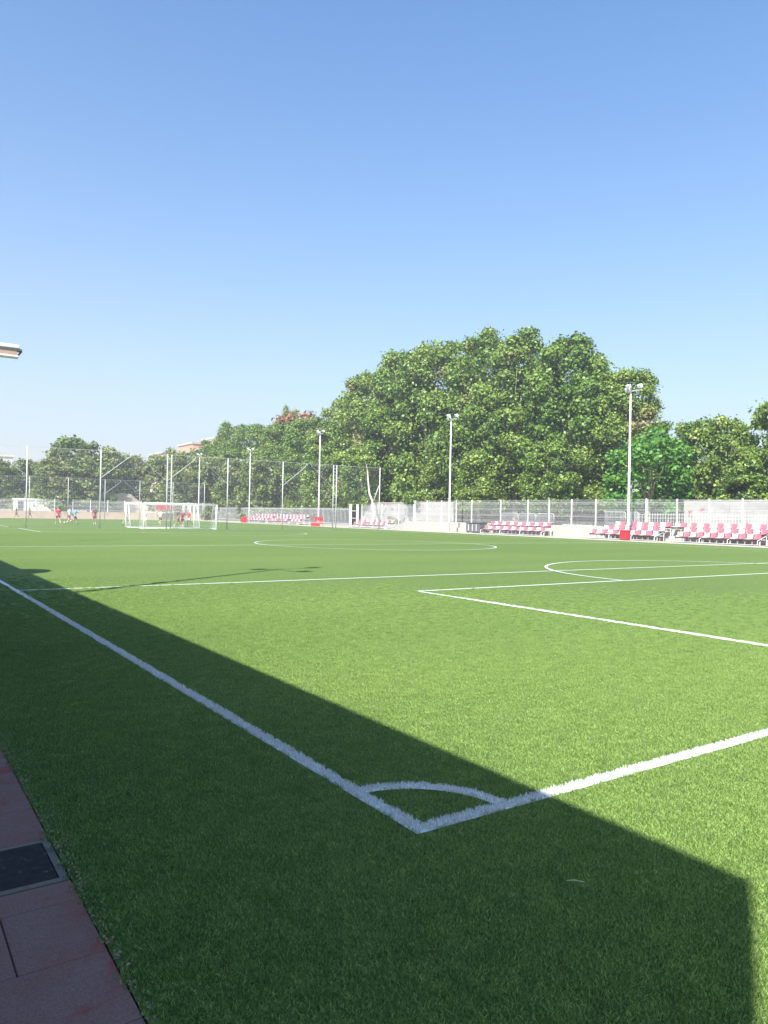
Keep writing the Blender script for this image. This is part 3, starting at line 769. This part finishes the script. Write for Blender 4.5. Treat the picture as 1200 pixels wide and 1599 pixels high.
tree(rust, 63, 121, 20.0, 6.0, 'rust coloured treetop rising between green trees left of the tall row', None, z=.06, name='rust_tree')
tree(big[3], 70, 137, 23.0, 3.2, 'dark thin treetop poking above the rust coloured tree', None, z=.06, name='dark_tree')
tree(green, 55.5, 40.6, 9.0, 4.0, 'bright green round tree behind the tall white light pole', None, name='bright_tree')
for i, (x, y, H, R, l) in enumerate([(61, 39.6, 10.6, 3.2, 'first small plane tree right of the bright green tree'), (60, 36.4, 10.5, 3.1, 'second small plane tree right of the bright green tree'), (60, 31.8, 11.3, 3.6, 'taller small plane tree at the right edge'), (60, 26.5, 10.5, 3.6, 'small plane tree cut off by the right edge'), (66, 34, 9.6, 3.6, 'rear plane tree behind the two at the right edge'), (58.8, 33.4, 7.6, 2.9, 'low plane tree in front of the two at the right edge'), (58.8, 28.6, 7.8, 2.9, 'low plane tree in front at the far right edge'), (65, 44.5, 9.0, 3.4, 'rear tree half hidden behind the bright green tree')]):
    tree(small[i % 3], x, y, H, R, l, 'small plane trees at the right')
lf = [(12, 134, 8.6, 3.4), (17, 136, 8.8, 3.2), (21.2, 138, 9.4, 3.0), (28, 136, 13.4, 4.6), (34, 135, 11.6, 3.4), (38.4, 138, 11.2, 3.4), (42.6, 135, 11.2, 3.4), (46.8, 138, 12.2, 3.2), (50.8, 136, 11.6, 3.4), (54.6, 139, 12.0, 3.4), (24.5, 131, 9.0, 3.6), (30, 132, 10.2, 4.0), (45, 131.5, 8.6, 3.3)]
ll = ['low olive bush tree at the left edge beyond the far net', 'low olive tree second from the left edge', 'low olive tree just left of the big dark one', 'big dark olive tree rising above the others at the left', 'olive tree right beside the big dark one', 'olive tree behind the beige ruin', 'drooping olive tree right of the beige ruin', 'olive tree behind the twin ladder posts', 'olive tree left of the farthest light pole', 'olive tree below the orange apartment block', 'front bush tree left of the red shirted player', 'front bush tree beneath the big dark olive tree', 'front bush tree behind the goal']
for i, ((x, y, H, R), l) in enumerate(zip(lf, ll)):
    tree(olive[i % 3], x, y, H*1.04, R*1.2, l, 'olive coloured trees at the far end', z=1.0, name='olive_tree')
# crooked pale trunk in front of the tall row
t = empty('pale_tree', (53, 80.0, .06), 0, 'slender pale tree with a bare crooked trunk behind the low mesh fence', 'tree')
MB().tube([(0, 0, -.1), (0, -.1, 1.5), (0, .2, 3.2), (0, .95, 4.2), (0, 1.3, 5.6), (0, 1.5, 7.0), (0, 2.1, 8.6)], [.2, .165, .14, .12, .10, .075, .045], 10).tube([(0, .1, 3.1), (0, -.6, 4.2), (0, -1.2, 5.2)], [.1, .07, .04], 8).build('trunk', M_barkp, t, True)
cm, _ = crown_mesh('crown', 601, 1.5, 7.2, 10.0, 10, 1600, .26, M_leaf); c = put('crown', cm, t, (0, 1.6, 0)); c['kind'] = 'stuff'
# bush by the fence
cm, _ = crown_mesh('foliage', 610, .9, .1, 1.3, 10, 1500, .14, M_leafo)
b_ = empty('bush', (50.8, 72.6, .06), 0, 'small dry bush at the foot of the low mesh fence', 'bush'); c = put('foliage', cm, b_); c['kind'] = 'stuff'
MB().tube([(0, 0, 0), (.1, 0, .6)], .03, 6).build('stem', M_bark, b_)

# ------------------------------------------------------------------ far buildings and things at the left end
def block(name, label, x, y, w_, d_, h, wall, storeys, bays, z0=0., roofmat=None, rz=0):
    t = empty(name, (x, y, z0), rz, label, 'building')
    MB().box(0, 0, 0, w_, d_, h).build('wall', wall, t)
    MB().box(-.3, -.3, h+.001, w_+.3, d_+.3, h+.5).build('roof', roofmat or M_conc, t)
    pm = MB().box(0, -.06, 0, 1.3, -.002, 1.5).mesh('window', M_galvw); gm = MB().box(.1, -.08, .1, 1.2, -.061, 1.4).mesh('pane', M_dark)
    pm2 = MB().box(-.06, 0, 0, -.002, 1.3, 1.5).mesh('window', M_galvw); gm2 = MB().box(-.08, .1, .1, -.061, 1.2, 1.4).mesh('pane', M_dark)
    for s in range(storeys):
        zz = 1.0 + s*(h-.6)/storeys
        for b in range(bays):
            f = put('window', pm, t, ((b+.5)*w_/bays-.65, 0, zz)); put('pane', gm, f)
        f = put('window', pm2, t, (0, d_*.5-.65, zz)); put('pane', gm2, f)
    return t
M_or = grime('orange_render', (.55, .30, .20), .85, .1, .5); M_pk = grime('pink_render', (.60, .45, .38), .85, .1, .5)
M_wr = grime('white_render', (.72, .70, .68), .8, .08, .5)
block('apartment_block', 'orange apartment block showing between the left trees and the tall row', 72.5, 200, 8.5, 12, 20.2, M_or, 6, 3)
block('apartment_block', 'white upper block just right of the orange apartment block', 80.8, 204, 4, 12, 22.6, M_wr, 6, 3)
block('apartment_block', 'pink low block left of the orange apartment block', 64.2, 200, 8.0, 12, 17.0, M_pk, 5, 3)
block('apartment_block', 'pale lilac apartment block with beige top at the left edge', 18, 232, 14.3, 12, 15.8, grime('lilac_render', (.52, .47, .56), .85, .1, .5), 5, 4, 0, grime('beige_roof', (.55, .52, .38), .8, .1, 1))
block('apartment_block', 'bright white block seen just left of the big dark olive tree', 40.5, 228, 3.6, 8, 14.2, M_wr, 4, 1)
block('apartment_block', 'pale block whose roof shows behind the rust coloured treetop', 100, 205, 7, 10, 27.5, M_wr, 8, 5, 0, grime('tile_roof', (.42, .25, .16), .8, .1, 1))
# long white shed
sh = empty('shed', (18.6, 130, 1.0), 0, 'long white shed beyond the far fence at the left', 'shed')
MB().box(0, 0, 0, 8.4, 4, 1.9).build('wall', M_wr, sh); MB().box(-.2, -.2, 1.901, 8.6, 4.2, 2.1).build('roof', M_galvw, sh)
MB().box(.3, -.05, .1, 1.1, -.002, 1.6).build('door', M_dark, sh)
for k in range(3): MB().box(2.4+k*2, -.05, .8, 3.4+k*2, -.002, 1.4).build('window', M_glass, sh)
ru = empty('ruin', (31.2, 131.5, 1.0), 0, 'beige roofless ruin with broken wall top above the goal', 'ruin')
mb = MB(); top = [(0, 3.2), (1.2, 3.45), (2.6, 3.3), (4.2, 3.5), (5.6, 3.3), (6.4, 2.6), (7.4, 1.9), (8.6, 1.3)]
for (xa, za), (xb, zb) in zip(top[:-1], top[1:]):
    n = len(mb.v); mb.v += [(xa, 0, 0), (xb, 0, 0), (xb, .4, 0), (xa, .4, 0), (xa, 0, za), (xb, 0, zb), (xb, .4, zb), (xa, .4, za)]
    mb.f += [tuple(n+i for i in q) for q in ((0,3,2,1),(4,5,6,7),(0,1,5,4),(1,2,6,5),(2,3,7,6),(3,0,4,7))]
mb.build('wall', grime('ruin_wall', (.50, .42, .33), .9, .3, .8), ru)
MB().box(.3, 1.5, 0, 5, 1.9, 2.9).build('rear_wall', grime('ruin_wall2', (.42, .36, .3), .9, .3, .8), ru)
bn = empty('banner', (39.3, 125.6, .6), 0, 'red rectangular banner on the far fence seen through the goal', 'banner')
MB().box(0, 0, 1.05, 3.1, .03, 2.2).build('sheet', grime('banner_red', (.50, .07, .09), .6, .15, 2), bn)
for xx in (-.04, 3.14): MB().box(xx-.03, 0, -.6, xx+.03, .06, 2.25).build('post', M_galv, bn)
# far fence
t = empty('mesh_fence', (0, 126.7, 1.1), 0, 'distant grey mesh fence on the beige bank at the left end', 'fence')
pm = MB().box(-.05, -.05, 0, .05, .05, 2.0).mesh('post', M_galvw); fp = panel_mesh(2.7, 1.9, .09, .006, 3)
for i in range(22):
    put('post', pm, t, (i*2.7-6, 0, 0))
    p_ = put('mesh_panel', fp, t, (i*2.7-6+2.7, 0, 0), R_(90)); p_['kind'] = 'stuff'
hd_ = empty('hedge', (49.5, 126.9, 0), 0, 'dark low hedge beyond the railing at the far corner', 'hedge')
cm, _ = crown_mesh('foliage', 620, 2.4, .2, 2.4, 20, 3500, .22, M_leafo)
for i in range(3): c = put('foliage', cm, hd_, (i*3.8, i*.4, 0), i*1.1); c['kind'] = 'stuff'

# ------------------------------------------------------------------ people
def skin_mesh(name, verts, edges, radii, mat, sub=1, root=0):
    m = bpy.data.meshes.new(name+'_cage'); m.from_pydata(verts, edges, []); o = bpy.data.objects.new(name+'_cage', m); col.objects.link(o)
    md = o.modifiers.new('skin', 'SKIN'); md.use_smooth_shade = True
    lay = m.skin_vertices[0].data if m.skin_vertices else None
    if lay is None:
        bpy.context.view_layer.objects.active = o; bpy.ops.object.modifier_add(type='SKIN'); lay = m.skin_vertices[0].data
    for i, r in enumerate(radii): lay[i].radius = (r if isinstance(r, tuple) else (r, r)); lay[i].use_root = (i == root)
    sb = o.modifiers.new('sub', 'SUBSURF'); sb.levels = sub; sb.render_levels = sub
    dg = bpy.context.evaluated_depsgraph_get(); me = bpy.data.meshes.new_from_object(o.evaluated_get(dg))
    bpy.data.objects.remove(o); me.name = name; me.materials.clear(); me.materials.append(mat)
    me.polygons.foreach_set('use_smooth', [True]*len(me.polygons)); return me
def person(label, loc, rz, shirt, shorts, skin, hair, socks, legs, arms, lean=0., group='players on the far pitch', trousers=False):
    """legs/arms: ((swing, bend), (swing, bend)) in degrees for left, right; faces +Y"""
    J = {}
    hipz = .93
    def rot(v, a): a = R_(a); return Vector((v.x, v.y*math.cos(a)-v.z*math.sin(a), v.y*math.sin(a)+v.z*math.cos(a)))
    for s, (sw, bd) in zip((-1, 1), legs):
        hip = Vector((s*.095, 0, hipz-.05)); th = rot(Vector((0, 0, -.42)), sw); kn = hip+th
        an = kn+rot(Vector((0, 0, -.41)), sw-bd); toe = an+rot(Vector((0, .17, -.05)), (sw-bd)*.6)
        J[s] = (hip, kn, an, toe)
    low = min(J[-1][2].z, J[1][2].z); dz = .085-low
    pel = Vector((0, 0, hipz)); sp = Vector((0, lean*.2, 1.15)); ch = Vector((0, lean*.45, 1.33)); nk = Vector((0, lean*.6, 1.47))
    jaw = Vector((0, lean*.68+.03, 1.53)); hd = Vector((0, lean*.72+.01, 1.62)); tp = Vector((0, lean*.75, 1.70)); nose = Vector((0, lean*.72+.12, 1.60))
    A = {}
    for s, (sw, bd) in zip((-1, 1), arms):
        sh = ch+Vector((s*.17, 0, .06)); up = rot(Vector((s*.07, 0, -.27)), sw); el = sh+up
        wr = el+rot(Vector((s*.02, 0, -.25)), sw+bd); A[s] = (sh, el, wr, wr+rot(Vector((0, 0, -.08)), sw+bd))
    V = [pel, sp, ch, nk, jaw, hd, tp, nose]; E = [(0, 1), (1, 2), (2, 3), (3, 4), (4, 5), (5, 6), (5, 7)]
    Rr2 = [(.14, .105), (.125, .095), (.15, .105), .052, .06, .088, .06, .018]
    for s in (-1, 1):
        b = len(V); V += list(J[s]); E += [(0, b), (b, b+1), (b+1, b+2), (b+2, b+3)]; Rr2 += [.085, .058, .04, .03]
        b = len(V); V += list(A[s]); E += [(2, b), (b, b+1), (b+1, b+2), (b+2, b+3)]; Rr2 += [.058, .042, .028, .03]
        hnd = len(V)-1; w0 = A[s][3]; dr = (A[s][3]-A[s][2]).normalized()
        for kf, (off, ln) in enumerate(((-.03, .06), (-.01, .075), (.01, .07), (.03, .055))):
            V.append(w0+dr*ln+Vector((0, off, 0))); E.append((hnd, len(V)-1)); Rr2.append(.009)
        V.append(w0+dr*.02+Vector((0, .05, 0))); E.append((hnd, len(V)-1)); Rr2.append(.011)
    V = [v+Vector((0, 0, dz)) for v in V]
    t = empty('person', loc, rz, label, 'person', group)
    put('body', skin_mesh('body', V, E, Rr2, skin), t)
    Z = Vector((0, 0, dz))
    sv = [pel+Vector((0, 0, -.02))+Z, sp+Z, ch+Z, ch+Vector((0, .01, .10))+Z]; se = [(0, 1), (1, 2), (2, 3)]; sr = [(.165, .125), (.16, .12), (.175, .13), .075]
    for s in (-1, 1):
        b = len(sv); sv += [A[s][0]+Z, (A[s][0]*.25+A[s][1]*.75)+Z]; se += [(2, b), (b, b+1)]; sr += [.078, .066]
    put('shirt', skin_mesh('shirt', sv, se, sr, shirt), t)
    hv = [pel+Vector((0, 0, .06))+Z, pel+Vector((0, 0, -.03))+Z]; he = [(0, 1)]; hr = [(.155, .12), (.16, .12)]
    for s in (-1, 1):
        b = len(hv)
        if trousers: hv += [J[s][0]+Z, J[s][1]+Z, J[s][2]+Z]; he += [(1, b), (b, b+1), (b+1, b+2)]; hr += [.10, .075, .058]
        else: hv += [J[s][0]+Z, (J[s][0]*.2+J[s][1]*.8)+Z]; he += [(1, b), (b, b+1)]; hr += [.10, .088]
    put('shorts' if not trousers else 'trousers', skin_mesh('shorts', hv, he, hr, shorts), t)
    put('hair', skin_mesh('hair', [hd+Vector((0, -.03, .02))+Z, tp+Vector((0, -.02, .0))+Z], [(0, 1)], [.095, .075], hair), t)
    for s in (-1, 1):
        a, b = J[s][2]+Z, J[s][3]+Z
        put('shoe', skin_mesh('shoe', [a+Vector((0, -.03, -.03)), b], [(0, 1)], [.05, .04], M_white), t)
        if not trousers: put('sock', skin_mesh('sock', [J[s][1]*.35+J[s][2]*.65+Z, a+Vector((0, 0, .02))], [(0, 1)], [.052, .046], socks), t)
        eye = hd+Vector((s*.032, .083, .015))+Z
        MB().cbox(eye, (.018, .01, .01)).build('eye', M_dark, t)
    return t
def cloth(n, c): return grime(n, c, .8, .08, 8)
skA, skB = cloth('skin_light', (.48, .28, .20)), cloth('skin_tan', (.32, .18, .12)); hr_ = cloth('hair_dark', (.03, .022, .018))
cr, cb, cd, cn, cw, cy, cdr = cloth('cloth_red', (.62, .05, .10)), cloth('cloth_blue', (.10, .35, .75)), cloth('cloth_dark', (.12, .06, .08)), cloth('cloth_navy', (.05, .05, .16)), cloth('cloth_white', (.78, .78, .78)), cloth('cloth_cream', (.78, .78, .62)), cloth('cloth_maroon', (.22, .04, .07))
cbk = cloth('cloth_black', (.03, .03, .035)); cst = cloth('cloth_maroon_short', (.20, .03, .05)); cng = cloth('cloth_lightblue', (.35, .55, .80))
stand_l = ((4, 3), (-4, 3)); walk_l = ((24, 6), (-20, 16)); run_l = ((42, 40), (-26, 48))
stand_a = ((4, 12), (-4, 12)); walk_a = ((-24, 20), (24, 22)); run_a = ((-40, 70), (42, 75))
person('player in red shirt and dark shorts facing away at the left', (15.5, 81.0, 0), R_(10), cr, cst, skA, hr_, cw, walk_l, stand_a)
person('player in bright blue shirt running at the left', (17.3, 81.9, 0), R_(-70), cb, cn, skA, hr_, cw, run_l, run_a)
person('player in light blue shirt half hidden beside the bright blue one', (16.9, 82.6, 0), R_(-60), cng, cn, skA, hr_, cw, walk_l, walk_a)
person('player in dark maroon kit standing by the net post left of the goal', (18.3, 77.8, 0), R_(160), cd, cst, skB, hr_, cw, stand_l, ((14, 4), (-10, 6)))
person('player in navy between the left goal posts', (23.2, 84.5, 0), R_(-90), cn, cbk, skA, hr_, cw, walk_l, walk_a)
person('player dressed all in white beside the left post of the nearer goal', (22.0, 73.6, 0), R_(170), cw, cw, skA, hr_, cw, walk_l, stand_a)
person('player in cream shirt and black shorts inside the goal frame', (25.0, 78.2, 0), R_(-40), cy, cbk, skA, hr_, cy, run_l, run_a)
person('player in dark shirt at the left of the cluster in the goal', (23.9, 69.5, 0), R_(-100), cbk, cdr, skB, hr_, cw, walk_l, walk_a)
person('player in maroon red shirt in the middle of the cluster in the goal', (24.5, 69.9, 0), R_(150), cdr, cst, skA, hr_, cw, run_l, run_a, lean=.2)
person('player in red shirt and white shorts at the right of the cluster in the goal', (25.3, 70.3, 0), R_(100), cr, cw, skA, hr_, cw, run_l, run_a, lean=.3)
person('distant person in black near the left edge', (18.0, 125.0, 0), R_(90), cbk, cbk, skB, hr_, cbk, walk_l, walk_a, group='people at the far end')
person('distant person in brown second from the left edge', (19.8, 124.6, 0), R_(-90), cloth('cloth_brown', (.25, .13, .09)), cloth('cloth_brown_short', (.2, .1, .08)), skB, hr_, cw, walk_l, walk_a, group='people at the far end')
person('person dressed in white standing on the bank behind the right goal post', (44.8, 127.5, 1.0), R_(180), cw, cw, skA, hr_, cw, stand_l, stand_a, group='people at the far end', trousers=True)
person('second person in white on the bank, right of the first', (46.0, 127.7, 1.0), R_(170), cw, cw, skA, hr_, cw, stand_l, walk_a, group='people at the far end', trousers=True)
ball = MB(); n = 12
for i in range(9):
    ph = math.pi*i/8
    for kx in range(n): ball.v.append((.11*math.sin(ph)*math.cos(2*math.pi*kx/n), .11*math.sin(ph)*math.sin(2*math.pi*kx/n), .11+.11*math.cos(ph)))
for i in range(8):
    for kx in range(n): ball.f.append((i*n+kx, (i+1)*n+kx, (i+1)*n+(kx+1) % n, i*n+(kx+1) % n))
o = ball.build('football', M_white, None, True, loc=(16.4, 82.4, 0)); tag(o, 'white football on the grass near the blue shirted player', 'ball')

# ------------------------------------------------------------------ haze
hz = MB().box(-120, -60, -2.5, 260, 380, 42).build('haze', None); tag(hz, kind='stuff')
hm = bpy.data.materials.new('haze'); hm.use_nodes = True; ht = hm.node_tree; ht.nodes.clear()
pv = ht.nodes.new('ShaderNodeVolumePrincipled'); pv.inputs['Density'].default_value = .0012; pv.inputs['Color'].default_value = (.93, .95, 1, 1); pv.inputs['Anisotropy'].default_value = .3
ho = ht.nodes.new('ShaderNodeOutputMaterial'); ht.links.new(pv.outputs[0], ho.inputs['Volume']); hz.data.materials.append(hm)
